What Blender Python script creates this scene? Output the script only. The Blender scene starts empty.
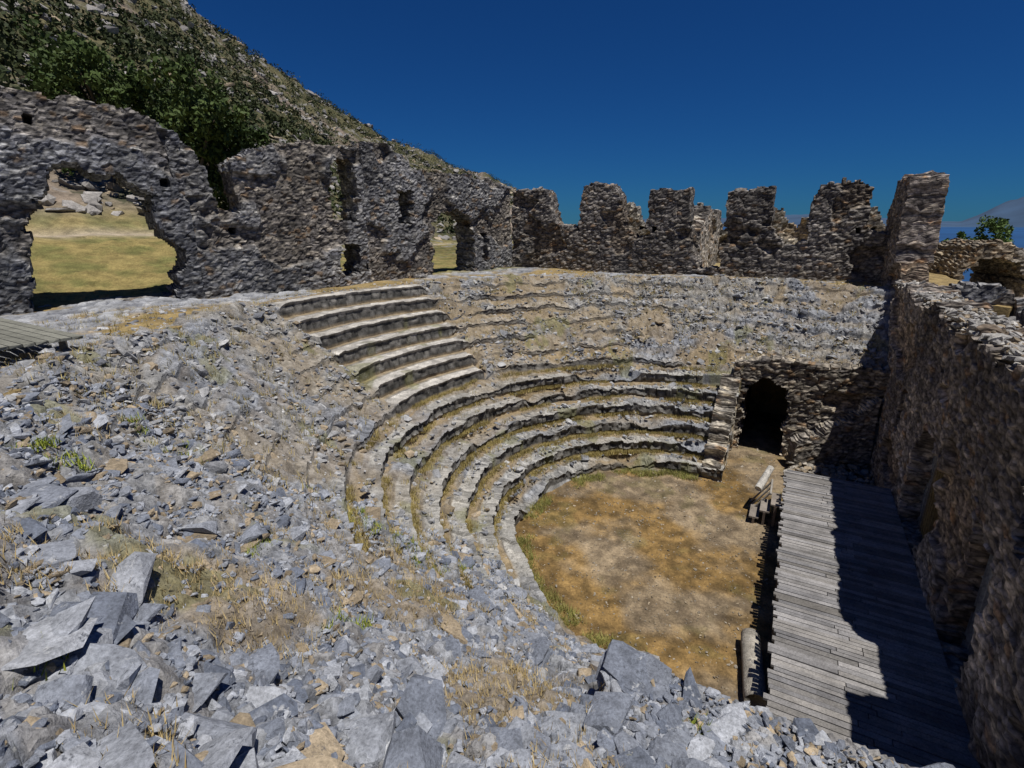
import bpy, math, numpy as np, bmesh
rng=np.random.default_rng(7)
H=6.5
# ---------------------------------------------------------------- noise
def h3(i,j,k,s):
    n=(i*73856093)^(j*19349663)^(k*83492791)^(s*26544357)
    n=n&0xffffffff
    n=((n^(n>>15))*2246822519)&0xffffffff
    n=((n^(n>>13))*3266489917)&0xffffffff
    n=n^(n>>16)
    return (n&0xffffff)/16777216.0
def vn(x,y,z=0.0,s=1):
    x,y,z=np.broadcast_arrays(np.asarray(x,float),np.asarray(y,float),np.asarray(z,float))
    i=np.floor(x).astype(np.int64);j=np.floor(y).astype(np.int64);k=np.floor(z).astype(np.int64)
    fx=x-i;fy=y-j;fz=z-k
    fx=fx*fx*(3-2*fx);fy=fy*fy*(3-2*fy);fz=fz*fz*(3-2*fz)
    r=0
    for a in (0,1):
        for b in (0,1):
            for c in (0,1):
                r=r+h3(i+a,j+b,k+c,s)*(fx if a else 1-fx)*(fy if b else 1-fy)*(fz if c else 1-fz)
    return r
def fbm(x,y,z=0.0,s=1,o=4):
    r=0;a=.5;t=0
    for q in range(o):
        r=r+a*vn(np.asarray(x)*2**q,np.asarray(y)*2**q,np.asarray(z)*2**q,s+q*17);t+=a;a*=.5
    return r/t
def worley(x,y,z,s=1):
    x,y,z=np.broadcast_arrays(np.asarray(x,float),np.asarray(y,float),np.asarray(z,float))
    i=np.floor(x).astype(np.int64);j=np.floor(y).astype(np.int64);k=np.floor(z).astype(np.int64)
    F1=np.full(x.shape,9.);F2=np.full(x.shape,9.);ID=np.zeros(x.shape)
    for a in (-1,0,1):
        for b in (-1,0,1):
            for c in (-1,0,1):
                I,J,K=i+a,j+b,k+c
                dx=I+.15+.7*h3(I,J,K,s)-x;dy=J+.15+.7*h3(I,J,K,s+5)-y;dz=K+.15+.7*h3(I,J,K,s+9)-z
                d=np.sqrt(dx*dx+dy*dy+dz*dz)
                m=d<F1
                F2=np.where(m,F1,np.minimum(F2,d));F1=np.where(m,d,F1)
                ID=np.where(m,h3(I,J,K,s+13),ID)
    return F1,F2,ID
def sst(a,b,x):
    t=np.clip((x-a)/(b-a),0,1);return t*t*(3-2*t)
def lerp3(c1,c2,t):
    t=np.asarray(t)[...,None];return np.asarray(c1)*(1-t)+np.asarray(c2)*t
# ---------------------------------------------------------------- mesh
def mk(name,V,F,col=None,mat=None,smooth=False,parent=None,tri=None):
    V=np.asarray(V,np.float32).reshape(-1,3);F=np.asarray(F,np.int32)
    n=F.shape[1]
    me=bpy.data.meshes.new(name)
    me.vertices.add(len(V));me.vertices.foreach_set("co",V.ravel())
    me.loops.add(F.size);me.loops.foreach_set("vertex_index",F.ravel())
    me.polygons.add(len(F));me.polygons.foreach_set("loop_start",np.arange(len(F),dtype=np.int32)*n)
    me.update(calc_edges=True)
    me.polygons.foreach_set("use_smooth",np.full(len(F),smooth,dtype=bool))
    if col is not None:
        at=me.color_attributes.new("Col","FLOAT_COLOR","POINT")
        c=np.ones((len(V),4),np.float32);c[:,:3]=np.asarray(col).reshape(-1,3)
        at.data.foreach_set("color",c.ravel())
    o=bpy.data.objects.new(name,me);bpy.context.collection.objects.link(o)
    if mat:me.materials.append(mat)
    if parent:o.parent=parent
    return o
def gridfaces(n,m,mask=None):
    i,j=np.meshgrid(np.arange(n-1),np.arange(m-1),indexing="ij")
    a=i*m+j
    F=np.stack([a,a+m,a+m+1,a+1],-1)
    if mask is not None:F=F[mask]
    return F.reshape(-1,4)
def compact(V,F,C):
    u,inv=np.unique(F,return_inverse=True)
    return V[u],inv.reshape(F.shape),C[u]
# ---------------------------------------------------------------- materials
def nd(nt,t,**k):
    n=nt.nodes.new(t)
    for a,b in k.items():setattr(n,a,b)
    return n
def mat_attr(name,rough=.95,n1=4.,n2=22.,lo=.62,hi=1.35,bump=.6,bdist=.03,vor=None,spots=None,spotscale=6.,warp=.12,d2=3):
    m=bpy.data.materials.new(name);m.use_nodes=True;nt=m.node_tree;L=nt.links
    bs=nt.nodes["Principled BSDF"];bs.inputs["Roughness"].default_value=rough
    bs.inputs["Specular IOR Level"].default_value=.2
    tc=nd(nt,"ShaderNodeTexCoord");at=nd(nt,"ShaderNodeAttribute",attribute_name="Col")
    def noise(sc,det=3,r=.65):
        n=nd(nt,"ShaderNodeTexNoise");n.inputs["Scale"].default_value=sc;n.inputs["Detail"].default_value=det
        n.inputs["Roughness"].default_value=r;L.new(tc.outputs["Object"],n.inputs["Vector"]);return n
    a=noise(n1,4,.7);b=noise(n2,d2,.75)
    def rng_(src,f0,f1,t0,t1):
        r=nd(nt,"ShaderNodeMapRange");r.inputs[1].default_value=f0;r.inputs[2].default_value=f1
        r.inputs[3].default_value=t0;r.inputs[4].default_value=t1;L.new(src,r.inputs[0]);return r.outputs[0]
    ra=rng_(a.outputs[0],.3,.7,lo,hi);rb=rng_(b.outputs[0],.3,.7,lo,hi)
    mu=nd(nt,"ShaderNodeMath",operation="MULTIPLY");L.new(ra,mu.inputs[0]);L.new(rb,mu.inputs[1])
    last=mu.outputs[0]
    hgt=nd(nt,"ShaderNodeMath",operation="ADD");L.new(a.outputs[0],hgt.inputs[0]);L.new(b.outputs[0],hgt.inputs[1]);hl=hgt.outputs[0]
    if vor:
        wp=nd(nt,"ShaderNodeVectorMath",operation="MULTIPLY_ADD");L.new(b.outputs["Color"],wp.inputs[0]);wp.inputs[1].default_value=(warp,)*3;L.new(tc.outputs["Object"],wp.inputs[2])
        mp=nd(nt,"ShaderNodeMapping");mp.inputs["Scale"].default_value=(vor[0],vor[0],vor[1]);L.new(wp.outputs[0],mp.inputs[0])
        v2=nd(nt,"ShaderNodeTexVoronoi",feature="F1");v2.inputs["Scale"].default_value=1.;L.new(mp.outputs[0],v2.inputs["Vector"])
        e=rng_(v2.outputs["Distance"],.45,.75,1,0)
        dk=rng_(e,0,1,vor[2],1.0)
        m2=nd(nt,"ShaderNodeMath",operation="MULTIPLY");L.new(last,m2.inputs[0]);L.new(dk,m2.inputs[1]);last=m2.outputs[0]
        sp=nd(nt,"ShaderNodeSeparateColor");L.new(v2.outputs["Color"],sp.inputs[0])
        rc=rng_(sp.outputs[0],0,1,.62,1.42)
        m3=nd(nt,"ShaderNodeMath",operation="MULTIPLY");L.new(last,m3.inputs[0]);L.new(rc,m3.inputs[1]);last=m3.outputs[0]
        ad=nd(nt,"ShaderNodeMath",operation="MULTIPLY_ADD");L.new(e,ad.inputs[0]);ad.inputs[1].default_value=.4;L.new(hl,ad.inputs[2]);hl=ad.outputs[0]
    vm=nd(nt,"ShaderNodeVectorMath",operation="SCALE");L.new(at.outputs["Color"],vm.inputs[0]);L.new(last,vm.inputs["Scale"])
    colout=vm.outputs[0]
    if spots:
        for q,(c,th) in enumerate(spots):
            n=noise(spotscale*(1+.6*q),4,.75)
            r=rng_(n.outputs[0],th,th+.06,0,.75)
            mx=nd(nt,"ShaderNodeMix",data_type="RGBA");L.new(r,mx.inputs[0]);L.new(colout,mx.inputs[6]);mx.inputs[7].default_value=(*c,1);colout=mx.outputs[2]
    L.new(colout,bs.inputs["Base Color"])
    bp=nd(nt,"ShaderNodeBump");bp.inputs["Strength"].default_value=bump;bp.inputs["Distance"].default_value=bdist
    L.new(hl,bp.inputs["Height"]);L.new(bp.outputs[0],bs.inputs["Normal"])
    return m
M_wall=mat_attr("rubble_masonry",n1=.9,n2=22,lo=.7,hi=1.25,bump=.5,bdist=.02,vor=(9.,19.,.5),warp=.015,spots=[((.05,.05,.055),.62)],spotscale=8)
M_rock=mat_attr("limestone_rubble",n1=6,n2=38,bump=.8,bdist=.02,spots=[((.50,.51,.52),.62),((.08,.088,.105),.60)],spotscale=8,d2=4)
M_cav=mat_attr("ruined_seating_stone",n1=4,n2=42,lo=.62,hi=1.32,bump=.8,bdist=.02,spots=[((.50,.50,.48),.64),((.075,.075,.075),.60)],spotscale=9,d2=4)
M_gr=mat_attr("dry_ground",n1=2.2,n2=22,lo=.58,hi=1.4,bump=.9,bdist=.03,d2=5)
M_hill=mat_attr("hillside",n1=.12,n2=1.1,lo=.5,hi=1.4,bump=1.,bdist=.6,spots=[((.28,.27,.26),.55),((.03,.042,.02),.54)],spotscale=.3)
M_leaf=mat_attr("foliage",n1=2,n2=9,lo=.7,hi=1.3,bump=.0,rough=.7)
M_wood=mat_attr("weathered_planks",n1=3,n2=40,lo=.7,hi=1.3,bump=.5,bdist=.006)
# ---------------------------------------------------------------- building coordinates
S=np.array([.474,.88]);N=np.array([-.88,.474]);O=np.array([8.4,10.3])
def W(a,b):return O[0]+a*S[0]+b*N[0],O[1]+a*S[1]+b*N[1]
def AB(x,y):
    dx=x-O[0];dy=y-O[1];return dx*S[0]+dy*S[1],dx*N[0]+dy*N[1]
CA,CB=-2.98,3.85;CX,CY=W(CA,CB)
R0,TR,RI,NR=3.6,.51,.36,13
def phi_r(x,y):
    a,b=AB(x,y);return np.degrees(np.arctan2(-(a-CA),b-CB)),np.hypot(a-CA,b-CB)
def erosion(phi,u):
    up=sst(6.3,6.9,u)
    lowE=.08+.85*sst(42,74,phi)
    upE=np.where(phi<-19,.48+.27*sst(-28,-60,phi),0.0)+(.80+.18*sst(40,62,phi))*sst(8.5,12,phi)
    wedge=1-np.clip(sst(-22,-19,phi)*(1-sst(8,11,phi)),0,1)
    br2=sst(.55,.68,fbm(np.radians(phi)*u*.5+40,u*.9,0,333,3))*.45
    E=lowE*(1-up)+upE*up*np.maximum(wedge,0)
    return np.clip(E+br2*np.where(up>.5,wedge,.8),0,1.)
def cavnoise(x,y,E):
    return (fbm(x*.9,y*.9,0,31,3)-.5)*.36*E+(fbm(x*3.1,y*3.1,0,37,3)-.5)*(.04+.28*E)
def passage(z,a,b,add=0):
    slope=np.where(a<CA,3.2,1.7);top=np.where(a<CA,2.6,2.72)+add
    return np.where(b<3.5,np.maximum(z,top),np.maximum(z,top-(b-3.5)*slope))
def cavz(x,y):
    phi,r=phi_r(x,y)
    k=np.clip(np.floor((r-R0)/TR)+1,0,NR)
    zs=k*RI;zl=np.clip((r-R0)/TR+.5,0,NR)*RI
    E=erosion(phi,r);z=zs*(1-E)+zl*E+cavnoise(x,y,E)
    a,b=AB(x,y)
    return np.where(np.abs(a-CA)>6.0,passage(z,a,b),z)
AZ=[-180,-120,-90,-60,-50,-40,-30,-27.4,-23.9,-20,-15.8,-11.2,-6.3,-2.2,1,5,10,20,60,120,180]
SL=[.05,.3,.5,.52,.47,.39,.306,.276,.237,.198,.161,.13,.098,.077,.05,.01,-.07,-.12,-.12,-.1,.05]
RR=[150,100,95,95,100,115,135,140,155,175,200,230,270,300,320,330,330,330,330,250,150]
R0S=[60,30,27,27,27,27,28,30,33,36,40,48,58,62,65,65,65,45,30,40,60]
def terrain(x,y):
    r=np.hypot(x,y)+1e-6;az=np.degrees(np.arctan2(x,y))
    sl=np.interp(az,AZ,SL);R=np.interp(az,AZ,RR);r0=np.interp(az,AZ,R0S)
    zb=4.62+1.5*sst(-12,-30,az)
    zn=4.62+(zb-4.62)*sst(17,r0,r)
    t=np.clip((r-r0)/(R-r0),0,1)
    zt=sl*R+6.5
    z=np.where(r<r0,zn,zb+(zt-zb)*(t*.85+.15*t*t))
    z=z-np.clip(r-R,0,400)*.15
    hillw=sst(0,.05,sl)*sst(r0*1.0,r0*1.6,r)
    z=z+hillw*((fbm(x*.03,y*.03,0,3,5)-.5)*np.minimum(r*.05,9)+(np.abs(fbm(x*.14,y*.14,0,8,4)-.5))*np.minimum(r*.06,8))
    z=z+(fbm(x*.6,y*.6,0,4,4)-.5)*.22*sst(400,20,r)
    a,b=AB(x,y)
    right=(1-sst(-3.4,-2.6,b))*(1-sst(60,120,r))
    z=z-1.05*right
    cor=((b<-.35)&(b>-2.5)&(a<3.7)&(a>-18))
    z=np.where(cor,.75+(fbm(x,y,0,9,3)-.5)*.5,z)
    rc=np.hypot(a-CA,b-CB)
    z=np.where((rc<10.05)&(b>-.3),-1.,z)
    return z
def surf(x,y):
    a,b=AB(x,y);rc=np.hypot(a-CA,b-CB)
    inside=(rc<10.2)&(b>-.2)
    return np.where(inside,cavz(x,y),terrain(x,y))
def warp2(X,Y,s,am,fr):
    return X+(fbm(X*fr,Y*fr,0,s,3)-.5)*am,Y+(fbm(X*fr+7,Y*fr,0,s+3,3)-.5)*am
# ---------------------------------------------------------------- cavea
def build_cavea():
    us=[R0-.12,R0-.03];zs=[-.15,0.]
    tag=[0,0];fr=[0,0]
    for i in range(NR):
        r=R0+TR*i;z=RI*i
        for q in range(1,5):
            us.append(r-.01+.006*q);zs.append(z+RI*q/4);tag.append(1 if q<4 else 2);fr.append(0)
        m=13
        for q in range(1,m+1):
            us.append(r+.02+(TR-.05)*q/m);zs.append(z+RI);tag.append(0);fr.append(q/m)
    us[-1]+=.15
    us=np.array(us);zs=np.array(zs);tag=np.array(tag);fr=np.array(fr)
    ph=np.linspace(-127,127,1520)
    U,P=np.meshgrid(us,ph,indexing="ij");Z0=np.repeat(zs[:,None],len(ph),1);T=np.repeat(tag[:,None],len(ph),1);FR=np.repeat(fr[:,None],len(ph),1)
    E=erosion(P,U)
    arc=np.radians(P)*U
    row=np.floor((U-R0+.03)/TR)
    F1,F2,ID=worley(arc/.3,row*3.3,Z0/.13,3)
    edge=np.clip((F2-F1)*3,0,1)
    wedge=(P>-20)&(P<10)&(U>6.5)
    dis=np.where(wedge,.3,1.)
    a0=CA-np.sin(np.radians(P))*U;b0=CB+np.cos(np.radians(P))*U
    blk=(np.abs(a0-CA)>5.9)&(b0<4.6)
    K=np.where(blk,0.,np.clip(1-E*1.02,0,1))
    # individual edge blocks, some pushed out, some sunk
    bi=np.floor(arc/.42+row*.37+.25*(vn(arc*2,row,0,71)-.5));bh=h3(bi.astype(np.int64),row.astype(np.int64),(row*0).astype(np.int64),77)
    rw=U+(fbm(arc*.7,row*5.1,0,12,3)-.5)*.22*dis*np.sqrt(K)-(np.where(T>0,edge*.035+ID*.05+bh*.06,0))*dis*K
    rw=rw-np.where(T==2,.045,0)*K
    a=CA-np.sin(np.radians(P))*rw;b=CB+np.cos(np.radians(P))*rw
    X,Y=W(a,b)
    far=sst(75,40,P)
    big=fbm(X*.5,Y*.5,0,51,4)
    br=fbm(arc*.55+row*7.7,row*2.2,0,44,3)
    dirt=sst(.35,.7,FR+(fbm(X*1.7,Y*1.7,0,53,4)-.5)*.9)*(T==0)*(1-.8*E)*.9
    patch=sst(.50,.60,fbm(X*.8,Y*.8,0,54,4)+.05*(fbm(X*4,Y*4,0,58,2)-.5))*.85*np.where(E>.4,1-.35*sst(70,50,P)*(P>0),.5)
    walk=sst(6.5,6.75,U)*sst(7.6,7.0,U)*(P<-15)*sst(.4,.5,fbm(X*.6,Y*.6,0,55,3))*.85
    dirt=np.where(wedge,sst(.5,.9,FR)*.75,np.maximum(np.maximum(dirt,patch*(1-.3*E)),walk))
    dirt=np.where(T>0,dirt*.3*K+dirt*(1-K),dirt)
    zl=np.clip((U-R0)/TR+.5,0,NR)*RI
    wx,wy=warp2(X,Y,301,.22,3.)
    G1,G2,GI=worley(wx/.27,wy/.27,0.5,21)
    ge=np.clip((G2-G1)*3.5,0,1)
    wx,wy=warp2(X,Y,311,.1,8.)
    H1,H2,HI=worley(wx/.10+3,wy/.10,0.5,25)
    he=np.clip((H2-H1)*3,0,1)
    dm=1-.75*dirt
    Z=Z0*(1-E)+zl*E+cavnoise(X,Y,E)+((ge*.02+GI*.05-.04)*dis*(.6+1.*E)+(he*.012+HI*.04-.02)*dis*(.6+.8*E))*dm*(Z0>0)
    Z=Z-(bh*.07)*K*dis*(T!=1)*(FR<.5)*(Z0>0)
    Z=Z+(fbm(X*9,Y*9,0,59,2)-.5)*.03*dirt
    Z=Z-np.where((br>.60)&(~wedge)&(Z0>0),(br-.60)*1.6*K,0)
    a,b=AB(X,Y)
    Z=np.where(np.abs(a-CA)>6.0,passage(Z,a,b,(ge*.02+GI*.05+HI*.04-.07)*dm),Z)
    st=lerp3((.175,.19,.225),(.43,.445,.47),GI*.4+.6*HI)
    st=st*(.72+.28*ge)[...,None]*(.75+.25*he)[...,None]
    st=lerp3(st*1.0,st*np.array([1.06,.99,.86]),far*sst(.35,.5,big))
    tan=lerp3((.37,.28,.155),(.24,.17,.08),fbm(X*3,Y*3,0,52,4))
    C=st*(1-dirt[...,None])+tan*dirt[...,None]
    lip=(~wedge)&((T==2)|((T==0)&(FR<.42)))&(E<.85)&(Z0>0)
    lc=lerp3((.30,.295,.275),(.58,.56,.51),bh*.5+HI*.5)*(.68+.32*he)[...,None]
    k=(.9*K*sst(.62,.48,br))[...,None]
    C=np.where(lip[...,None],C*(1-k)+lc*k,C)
    wt=wedge&((T==0)|(T==2))&(FR<.6)
    C[wt]=(np.array([.50,.475,.43])*(.7+.55*GI[wt])[:,None])
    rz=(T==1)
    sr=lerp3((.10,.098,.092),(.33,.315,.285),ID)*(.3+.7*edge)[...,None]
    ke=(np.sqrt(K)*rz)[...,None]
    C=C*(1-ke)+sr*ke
    green=sst(.64,.70,fbm(X*1.1+9,Y*1.1,0,57,4))
    C=C*(1-.5*green[...,None])+np.array([.18,.18,.06])*.5*green[...,None]
    V=np.stack([X,Y,Z],-1)
    ok=(b>-.3)&((b>=3.5)|(np.abs(a-CA)>6.05))
    mask=ok[:-1,:-1]&ok[1:,:-1]&ok[:-1,1:]&ok[1:,1:]
    F=gridfaces(len(us),len(ph),mask)
    V,F,C=compact(V.reshape(-1,3),F,C.reshape(-1,3))
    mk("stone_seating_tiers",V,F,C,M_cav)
build_cavea()
# ---------------------------------------------------------------- walls
def inpoly(q,z,poly):
    ins=np.zeros(q.shape,bool);n=len(poly)
    for i in range(n):
        x1,y1=poly[i];x2,y2=poly[(i+1)%n]
        c=((y1>z)!=(y2>z))&(q<(x2-x1)*(z-y1)/((y2-y1) if y2!=y1 else 1e-9)+x1)
        ins^=c
    return ins
def build_wall(name,A,B,thick,top,openings=(),z0=4.2,c=.05,side=1,seed=1,jag=.22,tint=(1,1,1),parent=None,holes=True,sc=(.2,.10)):
    A=np.array(A);B=np.array(B);L=np.hypot(*(B-A));e=(B-A)/L;nrm=np.array([-e[1],e[0]])*side
    nq=max(2,int(L/c));zt=max(t[1] for t in top)+.5;nz=int((zt-z0)/c);K=max(3,int(round(thick/.13)))
    dq=L/nq
    qi=(np.arange(nq)+.5)*dq;zi=z0+(np.arange(nz)+.5)*c
    Q,Zc=np.meshgrid(qi,zi,indexing="ij")
    Qw=Q+(vn(Q*3.3,Zc*5,0,seed+61)-.5)*.24+(vn(Q*9,Zc*11,0,seed+62)-.5)*.12
    Zw=Zc+(vn(Q*3.3+9,Zc*5,0,seed+63)-.5)*.14
    tq=np.interp(Q+(vn(Q*0,Zc*4,0,seed+60)-.5)*.22,[t[0] for t in top],[t[1] for t in top])+(fbm(Q*2.2,0,0,seed+64,3)-.5)*jag*1.5+(vn(np.floor(Q/.24),np.zeros_like(Q),0,seed+65)-.5)*jag*.5
    solid=Zw<tq
    for p in openings:solid&=~inpoly(Qw,Zw,p)
    solid[:,0]|=True
    def idx(i,j,k):return (i*(nz+1)+j)*(K+1)+k
    I,J=np.nonzero(solid)
    FF=[np.stack([idx(I,J,0),idx(I+1,J,0),idx(I+1,J+1,0),idx(I,J+1,0)],-1),
        np.stack([idx(I,J,K),idx(I,J+1,K),idx(I+1,J+1,K),idx(I+1,J,K)],-1)]
    sp=np.pad(solid,1)
    dv=sp[1:,1:-1]!=sp[:-1,1:-1];I,J=np.nonzero(dv)
    for k in range(K):FF.append(np.stack([idx(I,J,k),idx(I,J+1,k),idx(I,J+1,k+1),idx(I,J,k+1)],-1))
    dh=sp[1:-1,1:]!=sp[1:-1,:-1];I,J=np.nonzero(dh)
    for k in range(K):FF.append(np.stack([idx(I,J,k),idx(I,J,k+1),idx(I+1,J,k+1),idx(I+1,J,k)],-1))
    F=np.concatenate(FF)
    u,inv=np.unique(F,return_inverse=True);F=inv.reshape(F.shape)
    k=u%(K+1);j=(u//(K+1))%(nz+1);i=u//((K+1)*(nz+1))
    q=i*dq;z=z0+j*c;w=k*thick/K
    wob=(vn(q*2.1,z*4,w*2,seed+70)-.5)*.12
    F1,F2,ID=worley(q/sc[0]+wob*2,w/.2,z/sc[1]+wob*3,seed)
    scar=sst(.57,.62,fbm(q*.6,z*.8,0,seed+90,4))
    ed=np.clip((F2-F1)*3.2,0,1);h=.028*ed+.035*ID+(fbm(q*.6,z*.6,0,seed+75,3)-.5)*.12+(fbm(q*2.6,z*2.6,0,seed+76,3)-.5)*.05-scar*.13
    if holes:
        hq=np.abs(((q+.6*np.floor(z/1.15))%1.7)-.85);hz=np.abs((z%1.15)-.6)
        hh=(hq<.07)&(hz<.065)&(h3(np.floor((q+.6*np.floor(z/1.15))/1.7).astype(np.int64),np.floor(z/1.15).astype(np.int64),np.zeros(len(q),np.int64),seed)>.85)
    else:hh=np.zeros(len(q),bool)
    ww=np.where(k==0,-h+np.where(hh,.3,0),np.where(k==K,w+h,w+(vn(q*7,z*7,w*7,seed+71)-.5)*.08))
    mid=(k>0)&(k<K)
    qq=q+(vn(q*8,z*8,w*8,seed+72)-.5)*.07
    zz=z+(vn(q*8,z*8,w*8,seed+73)-.5)*.07+np.where(mid,(fbm(q*3,z*3,w*5,seed+77,2)-.45)*.22,0)
    x=A[0]+e[0]*qq+nrm[0]*ww;y=A[1]+e[1]*qq+nrm[1]*ww
    C=lerp3((.15,.152,.17),(.42,.412,.40),ID)
    hid=(ID*9999).astype(np.int64)
    C=np.where((h3(hid,k*0,k*0,3)>.9)[:,None],np.array([.54,.52,.48]),C)
    C=np.where((h3(hid,k*0,k*0,4)>.93)[:,None],np.array([.34,.26,.19]),C)
    st=fbm(q*.5,z*.5,w*.5,seed+80,4)
    C=C*(.30+1.25*st)[:,None]
    C=C*(.42+.58*ed)[:,None]
    C=C*(1-scar[:,None]*np.array([.10,.18,.28]))
    C=C*np.asarray(tint)
    C[hh]*=.25  # recess shade of the putlog holes painted into the vertex colour
    return mk(name,np.stack([x,y,zz],-1),F,C,M_wall,parent=parent)
P0=(-12.9,9.9);P1=(-8.4,13.8);P2=(-4.7,17.6);P3=(0,24.4);P4=(12.38,17.7)
def empty(n):
    o=bpy.data.objects.new(n,None);bpy.context.collection.objects.link(o);return o
cw=empty("ruined_auditorium_wall")
build_wall("wall_with_great_opening",P0,(-8.2,13.97),1.6,[(0,9.3),(3.2,9.24),(4.1,9.17),(5.3,9.05),(5.9,8.88),(6.3,8.6)],
  [[(2.75,4.6),(2.82,5.3),(3.0,5.9),(2.95,6.5),(3.25,7.1),(3.55,7.3),(3.7,7.8),(4.2,7.85),(4.55,7.55),(4.9,7.65),(5.25,7.3),(5.5,7.15),(5.5,6.4),(5.8,6.1),(5.95,5.6),(5.7,5.1),(5.64,4.6)]],seed=1,parent=cw,tint=(.97,1.0,1.06),jag=.13)
build_wall("wall_with_niches",P1,P2,1.0,[(0,8.6),(.6,8.35),(.82,7.98),(.86,6.9),(1.45,6.85),(1.5,8.2),(2.2,8.4),(3.08,8.79),(3.96,8.72),(4.2,8.65),(4.25,8.65),(4.95,8.7),(5.3,8.8)],
  [[(4.35,6.6),(4.2,7.3),(4.3,8.2),(4.5,8.45),(5.0,8.4),(5.05,7.2),(4.95,6.6)],[(4.35,4.95),(4.3,5.9),(4.6,6.0),(5.0,5.9),(4.95,4.95)]],seed=2,parent=cw,jag=.15)
build_wall("wall_with_arched_doorway",P2,P3,1.0,[(0,8.8),(.4,8.92),(1.0,9.1),(1.65,8.75),(2.1,8.4),(3.1,8.32),(4.7,8.31),(6.7,8.28),(8.3,8.0)],
  [[(3.1,4.4),(3.2,6.5),(3.8,6.97),(4.4,7.09),(5.2,6.88),(5.55,6.3),(5.54,4.4)],[(1.36,6.5),(1.46,7.64),(2.12,7.67),(2.03,6.5)],[(6.1,5.0),(6.1,6.2),(6.5,6.2),(6.5,5.)]],seed=3,parent=cw,jag=.15)
build_wall("wall_with_piers",P3,P4,.9,[(0,7.8),(.4,7.96),(1.6,7.93),(1.9,7.4),(2.0,6.7),(3.2,6.3),(3.35,7.88),(3.83,8.17),(4.68,8.03),(5.0,7.5),(5.15,6.4),(5.6,5.9),(6.1,6.1),(6.15,7.79),(7.65,7.76),(7.7,6.2),(8.0,5.5),(8.22,4.9),(8.97,4.9),(9.0,7.72),(10.5,7.81),(10.55,6.2),(11.1,5.7),(11.65,6.0),(11.7,7.1),(11.95,7.8),(13.1,7.95),(13.4,7.65),(13.45,6.3),(14.1,6.2)],
  [],seed=4,parent=cw,jag=.13,tint=(1.05,.98,.9))
arch=lambda q0,q1,z0,z1:[(q0,z0)]+[(.5*(q0+q1)+.5*(q1-q0)*-math.cos(t),z1-.5*(q1-q0)+.5*(q1-q0)*math.sin(t)) for t in np.linspace(0,math.pi,9)]+[(q1,z0)]
sw=empty("ruined_stage_building")
build_wall("stage_wall",W(-16,0),W(9.6,0),.85,[(0,4.9),(6.1,4.95),(9.0,4.9),(9.1,3.3),(10.0,3.1),(10.25,4.4),(10.5,4.8),(12.8,4.9),(14.5,4.75),(16,4.95),(18,4.8),(19.5,5.0),(21,4.8),(21.8,5.3),(22.2,5.8),(22.4,6.6),(22.5,7.7),(23,7.85),(24,7.85),(24.8,7.9),(25.1,7.2),(25.6,7.0)],
  [arch(13.2,14.9,.85,3.0),arch(6.4,7.7,.85,3.2),[(16.6,2.0),(16.6,3.0),(17.1,3.0),(17.1,2.0)],[(10.1,.85),(10.1,2.6),(10.9,2.9),(11.3,2.2),(11.2,.85)]],z0=-.2,c=.045,side=-1,seed=5,parent=sw,jag=.16,tint=(1.4,1.24,1.08),sc=(.26,.11))
build_wall("rear_wall",W(-16,-2.3),W(3.9,-2.3),.9,[(0,4.7),(5,4.9),(9,4.6),(13,4.8),(17,4.5),(20,4.7)],[arch(12,13.2,.8,2.8),arch(8,9,.8,2.8)],z0=-.2,c=.08,side=-1,seed=6,parent=sw,jag=.3)
build_wall("cross_wall",W(3.8,-.8),W(3.8,-3.2),.8,[(0,4.9),(1.2,4.9),(2.4,4.7)],[],z0=-.2,c=.08,side=1,seed=7,parent=sw,jag=.3)
pw=empty("side_passage_wall")
build_wall("arched_passage_front",W(3.05,3.75),W(3.05,0),.5,[(0,2.75),(1,2.85),(2.6,2.8),(3.75,2.9)],[arch(.36,1.55,-.1,2.3)],z0=-.2,c=.045,side=1,seed=8,parent=pw,jag=.12,tint=(1.5,1.35,1.12))
build_wall("seating_end_wall",W(.55,3.58),W(3.1,3.58),.45,[(0,.4),(.25,.42),(.3,.78),(.75,.8),(.8,1.12),(1.25,1.15),(1.3,1.5),(1.8,1.52),(1.85,1.88),(2.3,1.9),(2.35,2.2),(2.6,2.3)],[],z0=-.2,c=.045,side=1,seed=9,parent=pw,jag=.05,tint=(1.5,1.38,1.15))
build_wall("near_seating_end_wall",W(-9.05,3.58),W(-6.5,3.58),.4,[(0,1.9),(.4,1.8),(1.,1.3),(1.6,.9),(2.2,.4),(2.55,.25)],[],z0=-.2,c=.05,side=1,seed=10,parent=pw,jag=.06)
build_wall("near_passage_front",W(-9.02,0),W(-9.02,3.6),.5,[(0,2.45),(3.6,2.35)],[arch(2.1,3.3,-.1,2.0)],z0=-.2,c=.05,side=1,seed=11,parent=pw,jag=.08)
build_wall("low_ruined_wall",W(2.2,1.9),W(2.9,.1),.4,[(0,.7),(.6,1.1),(1.2,1.5),(1.95,2.2)],[],z0=-.2,c=.05,side=1,seed=12,parent=pw,jag=.25,tint=(1.4,1.28,1.1))
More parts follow.
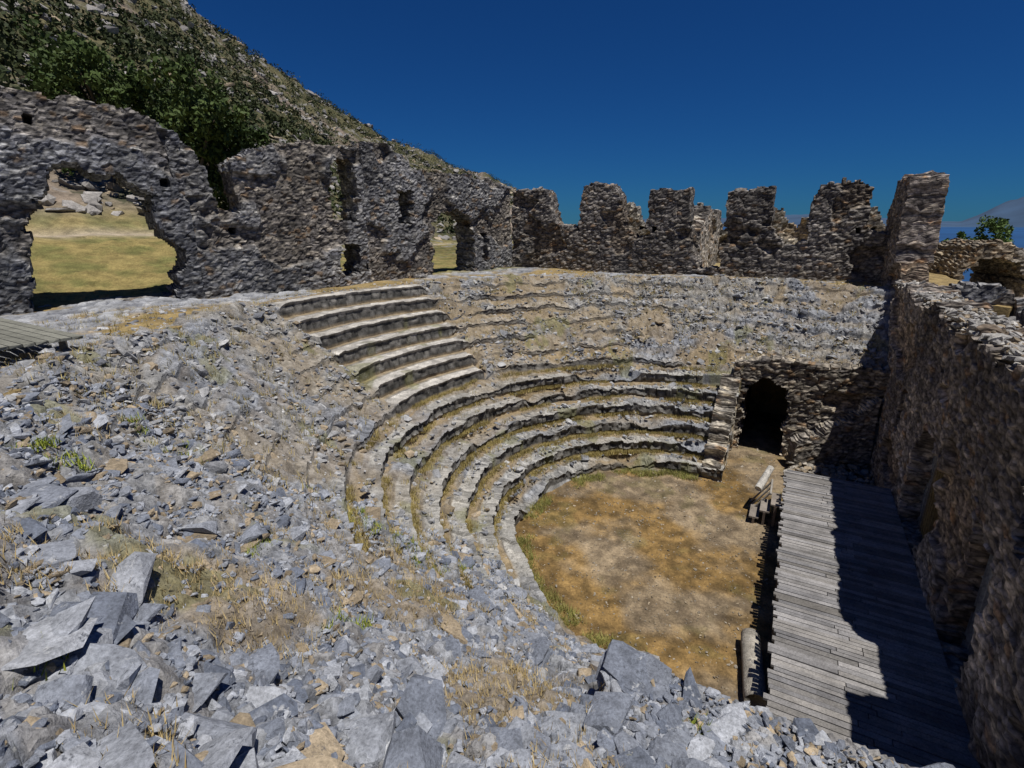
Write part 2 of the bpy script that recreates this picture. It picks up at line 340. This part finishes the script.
def tunnel(name,a0,sgn,b0,b1,zt):
    prof=[(b0,-.05)]+[(.5*(b0+b1)-.5*(b1-b0)*math.cos(t),zt-.5*abs(b1-b0)+.5*abs(b1-b0)*math.sin(t)) for t in np.linspace(0,math.pi,9)]+[(b1,-.05)]
    V=[];n=len(prof)
    for q in range(9):
        for (b,z) in prof:
            x,y=W(a0+sgn*q*.5,b);V.append((x,y,z))
    F=gridfaces(9,n)
    e=[[8*n+i,8*n+i+1,8*n+n-2-i,8*n+n-1-i] for i in range(n//2-1)]
    V=np.array(V);C=np.tile((.2,.18,.15),(len(V),1))
    mk(name,V,np.concatenate([F,np.array(e)]),C,M_wall,parent=pw)
tunnel("passage_vault",3.5,1,3.4,2.18,2.25)
rz=empty("outer_ruin_walls")
build_wall("outer_wall_rear",W(15.5,13),W(15.5,-2),.8,[(0,7.4),(1.3,7.1),(2,7.6),(3,6.5),(4.2,7.5),(5.2,6.9),(6,7.5),(7,6.4),(8,7.5),(9,7.3),(10,6.5),(11,7.0),(12,6.3),(13,6.9),(15,6.2)],
  [],z0=4.2,c=.09,side=1,seed=13,parent=rz,jag=.6,tint=(1.5,1.4,1.2))
build_wall("outer_wall_side",W(9.5,6.2),W(15.4,6.2),.7,[(0,6.2),(2,7.2),(4,6.8),(6,7.3)],[],z0=4.2,c=.09,side=1,seed=14,parent=rz,jag=.5,tint=(1.4,1.3,1.15))
va=[(1.5-1.42*math.cos(t),3.9+2.0*math.sin(t)) for t in np.linspace(0,math.pi,13)]
build_wall("ruined_barrel_vault",(16.7,20.2),(19.6,19.6),3.2,[(0.02,3.2)]+va+[(2.98,3.2)],[arch(.45,2.5,3.3,5.35)],z0=2.9,c=.07,side=1,seed=15,jag=.06,tint=(1.3,1.2,1.0),holes=False)
# ---------------------------------------------------------------- terrain
def build_terrain():
    rs=np.concatenate([np.exp(np.linspace(np.log(.4),np.log(70),420)),np.exp(np.linspace(np.log(71.5),np.log(900),150))])
    az=np.radians(np.concatenate([np.linspace(-75,75,900),np.linspace(76,284,140)]))
    Rr,A=np.meshgrid(rs,az,indexing="ij")
    X=Rr*np.sin(A);Y=Rr*np.cos(A);Z=terrain(X,Y)
    r=Rr;azd=np.degrees(np.arctan2(X,Y))
    a,b=AB(X,Y)
    n1=fbm(X*.7,Y*.7,0,91,5);n3=fbm(X*3,Y*3,0,93,3)
    wx,wy=warp2(X,Y,301,.2,3.)
    G1,G2,GI=worley(wx/.22,wy/.22,.5,95);ge=np.clip((G2-G1)*3,0,1)
    stone=lerp3((.19,.20,.23),(.42,.43,.445),GI)*(.75+.25*ge)[...,None]
    dry=lerp3((.35,.26,.115),(.23,.17,.085),n3)
    m=sst(.44,.56,n1+.1*sst(2,5,a)*(r>12))
    rim=stone*(1-m[...,None])+dry*m[...,None]
    Z=Z+np.where((r<26)&(Z>0),(1-m)*(ge*.02+GI*.06)*.9,0)
    field=lerp3((.27,.215,.085),(.16,.155,.055),sst(.3,.7,fbm(X*1.5,Y*1.5,0,99,5)))
    outw=sst(0,1.2,-((X-P0[0])*(P2[1]-P0[1])-(Y-P0[1])*(P2[0]-P0[0]))/11.2-.5)*(azd<5)
    C=rim*(1-outw[...,None])+field*outw[...,None]
    back=sst(9.3,10.5,a)*(b<14)*(b>-1)
    C=C*(1-back[...,None])+lerp3((.36,.28,.12),(.28,.23,.13),n3)*back[...,None]
    r0=np.interp(azd,AZ,R0S)
    path=np.exp(-((r-r0+.5)/1.0)**2)*(azd<0)
    C=C*(1-path[...,None])+np.array([.38,.32,.24])*path[...,None]
    hw=sst(0,3,r-r0-.5)
    rk=lerp3((.34,.27,.21),(.15,.125,.105),n3)
    gr=lerp3((.075,.082,.035),(.17,.145,.08),n1)
    fg=fbm(X*.05,Y*.05,0,97,5)
    g=sst(.44,.56,fg+np.clip((r-60)/500,0,.10)-.10*sst(52,35,r))[...,None]
    hill=rk*(1-g)+gr*g
    C=C*(1-hw[...,None])+hill*hw[...,None]
    V=np.stack([X,Y,Z],-1)
    n,mm=X.shape
    V=np.concatenate([V,V[:,:1]],1);C=np.concatenate([C,C[:,:1]],1)
    F=gridfaces(n,mm+1)
    F=F.reshape(n-1,mm,4)
    Fn=F[:352].reshape(-1,4);Ff=F[352:].reshape(-1,4)
    v,f,c=compact(V.reshape(-1,3),Fn,C.reshape(-1,3));mk("ground",v,f,c,M_gr)
    v,f,c=compact(V.reshape(-1,3),Ff,C.reshape(-1,3));mk("hillside_terrain",v,f,c,M_hill)
build_terrain()
def build_floor():
    aa=np.arange(-9.6,8.2,.05);bb=np.arange(-1.,8.2,.05)
    A,B=np.meshgrid(aa,bb,indexing="ij");X,Y=W(A,B)
    Z=(fbm(X*.8,Y*.8,0,101,4)-.5)*.12+(fbm(X*6,Y*6,0,102,3)-.5)*.05
    n=fbm(X*.9,Y*.9,0,103,5);n2=fbm(X*5,Y*5,0,104,4)
    grass=lerp3((.29,.185,.07),(.135,.088,.035),sst(.3,.7,n2));grav=lerp3((.31,.24,.155),(.17,.13,.085),sst(.3,.7,n2))
    m=sst(.40,.66,n+.06*np.clip(4.4-B,-3,2)*.8)
    C=grass*(1-m[...,None])+grav*m[...,None]
    C*=(.78+.45*fbm(X*.5,Y*.5,0,105,4))[...,None]
    g=sst(.60,.70,fbm(X*1.6,Y*1.6,0,106,3))[...,None]*.3
    C=C*(1-g)+np.array([.15,.14,.05])*g
    mk("orchestra_ground",np.stack([X,Y,Z],-1),gridfaces(len(aa),len(bb)),C,M_gr,smooth=False)
build_floor()
# ---------------------------------------------------------------- rocks
def hull(seed,flat=.5):
    r=np.random.default_rng(seed);bm=bmesh.new()
    for _ in range(16):
        p=r.normal(size=3);p/=np.linalg.norm(p);p=np.sign(p)*np.abs(p)**.6
        p*=r.uniform(.75,1.)
        bm.verts.new((p[0],p[1]*r.uniform(.6,.9),p[2]*flat))
    res=bmesh.ops.convex_hull(bm,input=bm.verts)
    bmesh.ops.delete(bm,geom=[v for v in bm.verts if not v.link_faces],context="VERTS")
    bmesh.ops.triangulate(bm,faces=bm.faces);bm.verts.index_update()
    V=np.array([v.co[:] for v in bm.verts]);F=np.array([[v.index for v in f.verts] for f in bm.faces]);bm.free();return V,F
HV=[hull(100+i) for i in range(30)]
def rotm(yaw,tx,ty):
    cy,sy=np.cos(yaw),np.sin(yaw);cx,sx=np.cos(tx),np.sin(tx);cz,sz=np.cos(ty),np.sin(ty)
    Rz=np.array([[cy,-sy,0],[sy,cy,0],[0,0,1]]);Rx=np.array([[1,0,0],[0,cx,-sx],[0,sx,cx]]);Ry=np.array([[cz,0,sz],[0,1,0],[-sz,0,cz]])
    return Rx@Ry@Rz
def scatter(name,P,size,c1=(.14,.16,.205),c2=(.43,.45,.49),tan=.12,tilt=.35,sink=.25,mat=None,squash=.55,bias=0.):
    VV=[];FF=[];CC=[];o=0
    for p,s in zip(P,size):
        V,F=HV[rng.integers(30)]
        sc=np.array([s*rng.uniform(.7,1.3),s*rng.uniform(.6,1.1),s*rng.uniform(.4,1.2)*squash*1.6])
        v=(V*sc)@rotm(rng.uniform(0,6.28),rng.normal(bias,tilt),rng.normal(0,tilt)).T
        v=v+np.array(p)+np.array([0,0,s*squash*.4-s*sink])
        t=rng.uniform()**1.3
        c=np.array(c1)*(1-t)+np.array(c2)*t
        if rng.uniform()<tan:c=np.array([.37,.30,.21])*rng.uniform(.6,1.2)
        VV.append(v);FF.append(F+o);CC.append(np.tile(c,(len(v),1)));o+=len(v)
    return mk(name,np.concatenate(VV),np.concatenate(FF),np.concatenate(CC),mat or M_rock)
def samp(n,x0,x1,y0,y1,cond):
    x=rng.uniform(x0,x1,n);y=rng.uniform(y0,y1,n);m=cond(x,y);x=x[m];y=y[m]
    return np.stack([x,y,surf(x,y)],-1)
def c_near(x,y,dm=8):
    a,b=AB(x,y);phi,r=phi_r(x,y);d=np.hypot(x,y)
    return (b>.2)&(r>4.1)&(d<dm)&((b>3.6)|(np.abs(a-CA)>6.12))&((phi>45)|(r>10.2))
clear0=lambda x,y:fbm(x*.8,y*.8,0,54,4)
def clear(x,y):
    a,b=AB(x,y);return np.where((a<-8.8)&(b<4),np.minimum(clear0(x,y),.5),clear0(x,y))
P=samp(6500,-9,5,.2,8,lambda x,y:c_near(x,y)&(clear(x,y)<.54))
scatter("loose_rubble_slabs",P,np.clip(rng.lognormal(-2.6,.55,len(P)),.05,.28),tilt=.22,bias=.14,squash=.36,sink=.12)
P=samp(330,-7,1.5,.5,6,lambda x,y:c_near(x,y)&(clear(x,y)<.56)&(fbm(x*.6,y*.6,0,412,3)>.46))
scatter("broken_seat_blocks",P,rng.uniform(.16,.34,len(P)),tilt=.2,bias=.16,squash=.34,sink=.10,c1=(.165,.185,.23),c2=(.40,.415,.445),tan=.06)
P=samp(84000,-9,5,.2,10,lambda x,y:c_near(x,y,10)&((clear(x,y)<.52)|(rng.uniform(size=x.shape)<.3)))
scatter("loose_rubble_stones",P,np.clip(rng.lognormal(-3.5,.45,len(P)),.013,.09),tilt=.5,bias=.1,squash=.55,sink=.08,tan=.2)
def c_mid(x,y):
    a,b=AB(x,y);phi,r=phi_r(x,y);d=np.hypot(x,y)
    inw=((x-P0[0])*(P1[1]-P0[1])-(y-P0[1])*(P1[0]-P0[0]))>0
    inw&=((x-P1[0])*(P2[1]-P1[1])-(y-P1[1])*(P2[0]-P1[0]))>0
    inw&=((x-P2[0])*(P3[1]-P2[1])-(y-P2[1])*(P3[0]-P2[0]))>0
    wedge=(phi>-21)&(phi<10)&(r>6.4)&(r<10.1)
    low=(r<6.7)&(phi<60)
    g=fbm(x*.7,y*.7,0,91,5)<.53
    terr=(a>5)&(r>10.3)
    left=(phi>10)&(r<10.3)
    return (b>.2)&(a<8.2)&inw&(r>3.8)&((b>3.6)|(np.abs(a-CA)>6.2))&(d>=7)&~wedge&(~low|(rng.uniform(size=x.shape)<.3))&((r<10.2)|g|(rng.uniform(size=x.shape)<.25))&((clear(x,y)<np.where(left,.60,.57))|(rng.uniform(size=x.shape)<.35))&(~terr|(rng.uniform(size=x.shape)<.2))
P=samp(80000,-13,13,3,25,c_mid)
scatter("fallen_stone_rubble",P,np.clip(rng.lognormal(-3.05,.5,len(P)),.025,.22),c1=(.155,.163,.185),c2=(.50,.50,.495),tan=.18,tilt=.3)
q=rng.uniform(-5.5,6.4,1800);bb=-rng.uniform(0.05,.8,1800);x,y=W(q,bb)
scatter("wall_crest_stones",np.stack([x,y,np.full(1800,4.93)+rng.uniform(-.12,.04,1800)],-1),rng.uniform(.04,.13,1800),c1=(.26,.25,.24),c2=(.5,.48,.44),tan=.2)
x,y=W(rng.uniform(1.6,3.0,300),rng.uniform(.1,2.0,300))
scatter("fallen_masonry_heap",np.stack([x,y,rng.uniform(0,.25,300)],-1),rng.uniform(.05,.16,300),c1=(.25,.23,.2),c2=(.45,.41,.35),tan=.3)
aa=rng.uniform(-6.4,2.6,3600);b2=rng.uniform(2.2,7.3,3600);kk=(np.hypot(aa-CA,b2-CB)<3.55)|(b2<3.5)
x,y=W(aa[kk],b2[kk])
scatter("orchestra_pebbles",np.stack([x,y,(fbm(x*.8,y*.8,0,101,4)-.5)*.12],-1),np.clip(rng.lognormal(-4.1,.4,kk.sum()),.008,.05),c1=(.2,.17,.13),c2=(.45,.4,.33),tan=.4,sink=0.)
# ---------------------------------------------------------------- stage
st=empty("wooden_stage")
def boxes(name,B,mat,parent=None,cols=None):
    VV=[];FF=[];CC=[]
    for n_,(a,b,z,la,lb,lz,yw) in enumerate(B):
        c,s=math.cos(yw),math.sin(yw);o=len(VV)
        for dz in (-.5,.5):
            for da,db in ((-.5,-.5),(.5,-.5),(.5,.5),(-.5,.5)):
                pa=da*la;pb=db*lb;aa=a+pa*c-pb*s;b2=b+pa*s+pb*c
                x,y=W(aa,b2);VV.append((x,y,z+dz*lz));CC.append(cols[n_])
        FF+=[[o,o+1,o+2,o+3],[o+4,o+5,o+6,o+7],[o,o+1,o+5,o+4],[o+1,o+2,o+6,o+5],[o+2,o+3,o+7,o+6],[o+3,o,o+4,o+7]]
    return mk(name,VV,FF,CC,mat,parent=parent)
B=[];cols=[];a=-9.0
while a<0:
    w=rng.uniform(.07,.10)
    e=rng.uniform(-.05,.05);sp=rng.uniform(.7,1.4)
    z=.88+rng.uniform(-.006,.006);yw=rng.normal(0,.005)
    for (b0,b1) in ((.03,sp-.006),(sp+.006,2.11+e)):
        B.append((a+w/2,.5*(b0+b1),z+rng.uniform(-.004,.004),w-.010,b1-b0,.035,yw))
        t=rng.uniform(.6,1.2);g=rng.uniform(-.01,.015);cols.append((.245*t,.236*t+g*.3,.23*t+g))
    a+=w
boxes("deck_boards",B,M_wood,st,cols)
B=[(-4.5,2.0,.79,9.,.06,.14,0),(-4.5,.1,.79,9.,.06,.14,0),(-4.5,1.05,.79,9.,.06,.14,0)]
cols=[(.12,.1,.08)]*3
for i in range(9):
    for b in (1.96,.15,1.05):B.append((-8.8+i*1.08,b,.35,.1,.1,.72,0));cols.append((.14,.12,.1))
a=-9
while a<0:
    B.append((a+.06,2.05,.36,.11,.022,.68,0));t=rng.uniform(.6,1.1);cols.append((.10*t,.085*t,.07*t));a+=.118
B.append((-.03,1.05,.36,.03,1.8,.68,0));cols.append((.1,.09,.07))
boxes("framing_and_fascia",B,M_wood,st,cols)
ws=empty("wooden_steps")
B=[];cols=[]
for i in range(3):
    B.append((-1.0,2.62-.2*i,.16+.2*i,.62,.2,.035,0));cols.append((.24,.21,.18))
for d in (-.3,.3):
    for i in range(3):B.append((-1.0+d,2.62-.2*i,.07+.1*i,.04,.05,.14+.2*i,0));cols.append((.15,.12,.1))
boxes("treads",B,M_wood,ws,cols)
def tube(name,pts,rad,mat,col,parent=None,seg=14,cap=True):
    V=[];n=len(pts);pts=np.array(pts,float)
    for i,p in enumerate(pts):
        d=pts[min(i+1,n-1)]-pts[max(i-1,0)];d/=np.linalg.norm(d)
        u=np.cross(d,(0,0,1.) if abs(d[2])<.9 else (1.,0,0));u/=np.linalg.norm(u);v=np.cross(d,u)
        for k in range(seg):
            t=2*math.pi*k/seg;V.append(p+rad[i]*(u*math.cos(t)+v*math.sin(t)))
    F=[]
    for i in range(n-1):
        for k in range(seg):F.append([i*seg+k,i*seg+(k+1)%seg,(i+1)*seg+(k+1)%seg,(i+1)*seg+k])
    if cap:
        for base in (0,(n-1)*seg):
            c=len(V);V.append(np.mean(V[base:base+seg],0))
            for k in range(0,seg,2):F.append([base+k,base+(k+1)%seg,base+(k+2)%seg,c])
    return np.array(V),np.array(F),np.tile(col,(len(V),1))
def join(name,parts,mat,parent=None,smooth=True):
    o=0;V=[];F=[];C=[]
    for v,f,c in parts:V.append(v);F.append(f+o);C.append(c);o+=len(v)
    return mk(name,np.concatenate(V),np.concatenate(F),np.concatenate(C),mat,parent=parent,smooth=smooth)
pt=[]
for d in (-.3,.0,.3):
    p0=W(-.5+d,2.75);p1=W(-.5+d,2.35)
    pt.append(tube("",[(*p0,-.02),(*p1,.62)],[.022,.022],None,(.3,.28,.25),seg=8))
p0=W(-.9,2.35);p1=W(-.1,2.35);pt.append(tube("",[(*p0,.62),(*p1,.62)],[.025,.025],None,(.3,.28,.25),seg=8))
join("support_rails",pt,M_wood,ws,False)
def col_pts(p,q,n=9):
    p=np.array(p);q=np.array(q);return [p+(q-p)*i/(n-1) for i in range(n)]
v=tube("",col_pts((3.38,5.6,.16),(3.85,6.85,.16)),[.15,.16,.155,.155,.15,.15,.148,.15,.14],None,(.38,.35,.30),seg=20)
join("fallen_column_drum",[v],M_rock)
x0,y0=W(-.75,2.62);x1,y1=W(-.15,2.42)
v=tube("",col_pts((x0,y0,.62),(x1,y1,.95)),[.08,.085,.085,.085,.08,.08,.075,.075,.075],None,(.5,.48,.44),seg=16)
join("leaning_column_shaft",[v],M_rock)
wp=empty("wooden_platform")
c0=np.array([-6.3,7.5]);ex=np.array([-.86,.5]);ey=np.array([-.5,-.86])
V=[];F=[];C=[]
for i in range(10):
    p=c0+ey*.14*i
    for dz in (-.02,.02):
        for (s_,t_) in ((0,0),(4,0),(4,.125),(0,.125)):
            pp=p+ex*(s_+rng.uniform(-.02,.02))+ey*t_;V.append((pp[0],pp[1],4.93+dz))
    t=rng.uniform(.8,1.15);C+=[(.20*t,.20*t,.17*t)]*8;o=8*i
    F+=[[o,o+1,o+2,o+3],[o+4,o+5,o+6,o+7],[o,o+1,o+5,o+4],[o+1,o+2,o+6,o+5],[o+2,o+3,o+7,o+6],[o+3,o,o+4,o+7]]
mk("boards",V,F,C,M_wood,parent=wp)
pt=[]
for s_ in (.3,2,3.7):
    for t_ in (.15,1.2):
        pp=c0+ex*s_+ey*t_;pt.append(tube("",[(pp[0],pp[1],4.4),(pp[0],pp[1],4.9)],[.05,.05],None,(.2,.18,.15)))
join("posts",pt,M_wood,wp,False)
# ---------------------------------------------------------------- vegetation
def leaves(centers,rad,per,size,c1,c2,r):
    n=len(centers)*per
    cc=np.repeat(centers,per,0);rr=np.repeat(rad,per)
    d=r.normal(size=(n,3));d/=np.linalg.norm(d,axis=1)[:,None]
    p=cc+d*(rr*r.uniform(.35,1.,n)**.6)[:,None]
    u=r.normal(size=(n,3));u/=np.linalg.norm(u,axis=1)[:,None];v=np.cross(u,r.normal(size=(n,3)));v/=np.linalg.norm(v,axis=1)[:,None]
    s=size*r.uniform(.6,1.4,n)[:,None]
    V=np.stack([p-u*s,p+v*s*.5,p+u*s,p-v*s*.5],1)
    t=np.repeat(r.uniform(size=len(centers)),per)*.6+.4*r.uniform(size=n)
    C=np.repeat(lerp3(c1,c2,t)[:,None,:],4,1)
    F=np.arange(n*4).reshape(n,4)
    return V.reshape(-1,3),F,C.reshape(-1,3)
def tree(name,x,y,top,cr,nl=70,per=110,leaf=.11,seed=1,c1=(.028,.05,.014),c2=(.09,.13,.035)):
    r=np.random.default_rng(seed);z0=float(terrain(np.array([x]),np.array([y]))[0])-.1;h=top-z0
    parts=[];o=np.array([x,y,z0])
    tr=[o,o+(.1*cr,0,h*.2),o+(-.05*cr,.1*cr,h*.45),o+(.05*cr,0,h*.75)]
    parts.append(tube("",tr,[.07*cr+.05,.06*cr+.03,.05*cr,.02*cr],None,(.10,.08,.06),seg=8))
    cen=[];rad=[]
    for i in range(9):
        an=r.uniform(0,6.28);zz=r.uniform(.3,.8)*h;rr=cr*r.uniform(.5,.85)*(1-.35*abs(zz/h-.55))
        p0=o+(0,0,zz*.6);p1=o+(rr*math.cos(an),rr*math.sin(an),zz)
        parts.append(tube("",[p0,(p0+p1)/2+(0,0,.1*cr),p1],[.035*cr,.025*cr,.01*cr],None,(.10,.08,.06),seg=6))
        for k in range(nl//9):
            cen.append(p1+r.normal(size=3)*cr*.27);rad.append(cr*r.uniform(.12,.26))
    for k in range(nl//3):
        cen.append(o+np.array([r.normal()*cr*.35,r.normal()*cr*.35,h*r.uniform(.45,.95)]));rad.append(cr*r.uniform(.15,.28))
    e=empty(name);join("trunk_and_limbs",parts,M_wood,e)
    v,f,c=leaves(np.array(cen),np.array(rad),per,leaf,c1,c2,r);mk("crown",v,f,c,M_leaf,parent=e)
tree("broadleaf_tree",-19.2,27,14.9,2.6,80,90,.13,1)
tree("broadleaf_tree",-13.9,25,13.2,2.1,80,90,.12,2)
tree("broadleaf_tree",-15.9,27.5,13.0,1.6,50,90,.12,3)
tree("broadleaf_tree",-12.4,26,11.0,1.6,40,90,.11,4)
tree("small_green_tree",31.4,36,7.0,1.7,50,90,.11,5,(.05,.09,.02),(.12,.19,.05))
r=np.random.default_rng(11);n=8500
az=r.uniform(-62,4,n);tt=r.uniform(0,1,n)**.9
Rm=np.interp(az,AZ,RR);r0=np.interp(az,AZ,R0S);rr=r0+7+(Rm*1.05-r0)*tt
x=rr*np.sin(np.radians(az));y=rr*np.cos(np.radians(az));z=terrain(x,y)
keep=fbm(x*.05,y*.05,0,97,5)+r.uniform(-.1,.1,n)+np.clip((rr-60)/500,0,.12)>.50;x,y,z,rr=x[keep],y[keep],z[keep],rr[keep]
sz=r.uniform(.3,1.1,len(x))*(.55+rr/190)
v,f,c=leaves(np.stack([x,y,z+sz*.3],-1),sz,24,.24,(.02,.032,.012),(.06,.072,.026),r)
mk("hillside_shrubs",v,f,c,M_leaf)
n=3200;az=r.uniform(-62,2,n);Rm=np.interp(az,AZ,RR);r0=np.interp(az,AZ,R0S);rr=r0+2+(Rm-r0)*r.uniform(0,1,n)**1.3
x=rr*np.sin(np.radians(az));y=rr*np.cos(np.radians(az))
scatter("hillside_boulders",np.stack([x,y,terrain(x,y)],-1),r.uniform(.2,1.,n)*(.5+rr/150),c1=(.2,.19,.18),c2=(.40,.38,.36),tan=.2)
def tufts(name,P,h,nb,c1,c2,seed,wd=.004):
    r=np.random.default_rng(seed);n=len(P)*nb
    base=np.repeat(P,nb,0)+np.stack([r.normal(0,.045,n),r.normal(0,.045,n),np.zeros(n)],-1)
    an=r.uniform(0,6.28,n);hh=h*r.uniform(.5,1.2,n);ln=hh*r.uniform(.1,.9,n)
    tip=base+np.stack([np.cos(an)*ln,np.sin(an)*ln,hh],-1)
    w=np.stack([-np.sin(an),np.cos(an),0*an],-1)*wd
    V=np.stack([base-w,base+w,tip],1).reshape(-1,3);C=np.repeat(lerp3(c1,c2,r.uniform(size=n)),3,0)
    mk(name,V,np.arange(n*3).reshape(n,3),C,M_leaf)
P=samp(12000,-9,5,.8,9,lambda x,y:c_near(x,y)&(clear(x,y)>.48));P[:,2]-=.02
tufts("dry_grass_tufts",P,.09,13,(.34,.25,.11),(.52,.42,.22),1)
P=samp(5500,-9,5,.8,9,lambda x,y:c_near(x,y)&(fbm(x*1.3,y*1.3,0,130,3)>.655));P[:,2]-=.01
tufts("green_weed_tufts",P,.10,28,(.14,.21,.025),(.36,.38,.06),2,.006)
P=samp(11000,-12,13,6,25,lambda x,y:c_mid(x,y));P[:,2]-=.02
tufts("dry_grass_on_terraces",P,.13,11,(.28,.24,.09),(.46,.37,.16),3,.006)
n=8500;ph=r.uniform(-88,60,n);rw_=R0+TR*(r.integers(0,6,n)+1)-r.uniform(.04,.16,n)
aa=CA-np.sin(np.radians(ph))*rw_;b2=CB+np.cos(np.radians(ph))*rw_;k=(b2>3.7)&(fbm(aa*1.2,b2*1.2,0,140,3)>.4);x,y=W(aa[k],b2[k])
tufts("grass_between_seat_rows",np.stack([x,y,cavz(x,y)-.02],-1),.10,10,(.28,.22,.08),(.42,.35,.14),4,.006)
n=900;ph=r.uniform(-85,100,n);rw_=r.uniform(3.2,3.58,n);aa=CA-np.sin(np.radians(ph))*rw_;b2=CB+np.cos(np.radians(ph))*rw_
k=(b2>3.6)&(fbm(aa*1.5,b2*1.5,0,150,2)>.5);x,y=W(aa[k],b2[k])
tufts("weeds_at_orchestra_edge",np.stack([x,y,(fbm(x*.8,y*.8,0,101,4)-.5)*.12-.01],-1),.11,16,(.18,.20,.05),(.38,.34,.12),5,.006)
# ---------------------------------------------------------------- sea and distant mountains
def simple(name,col,rough=.9,nsc=None):
    m=bpy.data.materials.new(name);m.use_nodes=True;nt=m.node_tree;b=nt.nodes["Principled BSDF"]
    b.inputs["Base Color"].default_value=(*col,1);b.inputs["Roughness"].default_value=rough
    if nsc:
        tc=nd(nt,"ShaderNodeTexCoord");n=nd(nt,"ShaderNodeTexNoise");n.inputs["Scale"].default_value=nsc;n.inputs["Detail"].default_value=4
        nt.links.new(tc.outputs["Object"],n.inputs["Vector"])
        r=nd(nt,"ShaderNodeValToRGB");r.color_ramp.elements[0].position=.35;r.color_ramp.elements[1].position=.65
        r.color_ramp.elements[0].color=(*[c*.8 for c in col],1);r.color_ramp.elements[1].color=(*[c*1.2 for c in col],1)
        nt.links.new(n.outputs[0],r.inputs[0]);nt.links.new(r.outputs[0],b.inputs["Base Color"])
    return m
rs=np.array([60,200,600,2000,6000,15000,32000.]);az=np.linspace(0,2*math.pi,97)
Rg,A=np.meshgrid(rs,az,indexing="ij")
mk("sea",np.stack([Rg*np.sin(A),Rg*np.cos(A),np.full(Rg.shape,-20.)],-1),gridfaces(7,97),None,simple("sea_water",(.012,.07,.19),.5,.002))
az=np.radians(np.linspace(8,75,260));rs=np.linspace(9000,15000,14)
Rg,A=np.meshgrid(rs,az,indexing="ij");ad=np.degrees(A)
env=np.interp(ad,[8,18,26,30,33,37,39.5,41,43,46,52,60,75],[.008,.014,.018,.022,.014,.006,.006,.02,.042,.052,.06,.065,.03])
prof=np.sin(np.linspace(0,math.pi,14))[:,None]
Zm=-30+prof*(env*12000*(.55+.9*fbm(ad*.35,Rg*.0004,0,200,5))+20)
mk("distant_mountains",np.stack([Rg*np.sin(A),Rg*np.cos(A),Zm],-1),gridfaces(14,260),None,simple("haze_tinted_mountain",(.035,.075,.14),1.,.001),smooth=True)  # aerial perspective painted in: bluish haze is part of the base colour
# ---------------------------------------------------------------- light
sv=-N*.30-S*.12
sd=np.array([sv[0],sv[1],1.]);el=math.atan2(sd[2],math.hypot(sd[0],sd[1]));az=math.atan2(sd[0],sd[1])
w=bpy.data.worlds.new("World");bpy.context.scene.world=w;w.use_nodes=True;nt=w.node_tree
bg=nt.nodes["Background"];sky=nd(nt,"ShaderNodeTexSky",sky_type="NISHITA");sky.sun_disc=False
sky.sun_elevation=el;sky.sun_rotation=az;sky.air_density=1.;sky.dust_density=0.;sky.ozone_density=4.;sky.altitude=300
mx=nd(nt,"ShaderNodeMix",data_type="RGBA",blend_type="MULTIPLY");mx.inputs[0].default_value=1.;mx.inputs[7].default_value=(.065,.275,.60,1)
nt.links.new(sky.outputs[0],mx.inputs[6]);nt.links.new(mx.outputs[2],bg.inputs[0]);bg.inputs[1].default_value=.066
ld=bpy.data.lights.new("sun","SUN");ld.energy=4.4;ld.angle=math.radians(.5);ld.color=(1,.955,.89)
lo=bpy.data.objects.new("sun",ld);bpy.context.collection.objects.link(lo)
from mathutils import Vector
lo.rotation_euler=Vector(sd).to_track_quat("Z","Y").to_euler()
cam=bpy.data.cameras.new("camera");cam.lens=520/1024*36;cam.sensor_width=36;cam.clip_end=60000;cam.clip_start=.05
co=bpy.data.objects.new("camera",cam);bpy.context.collection.objects.link(co);co.location=(0,0,H);co.rotation_euler=(math.radians(73),0,0)
sc=bpy.context.scene;sc.camera=co
sc.view_settings.view_transform="Standard";sc.view_settings.look="None";sc.view_settings.exposure=0
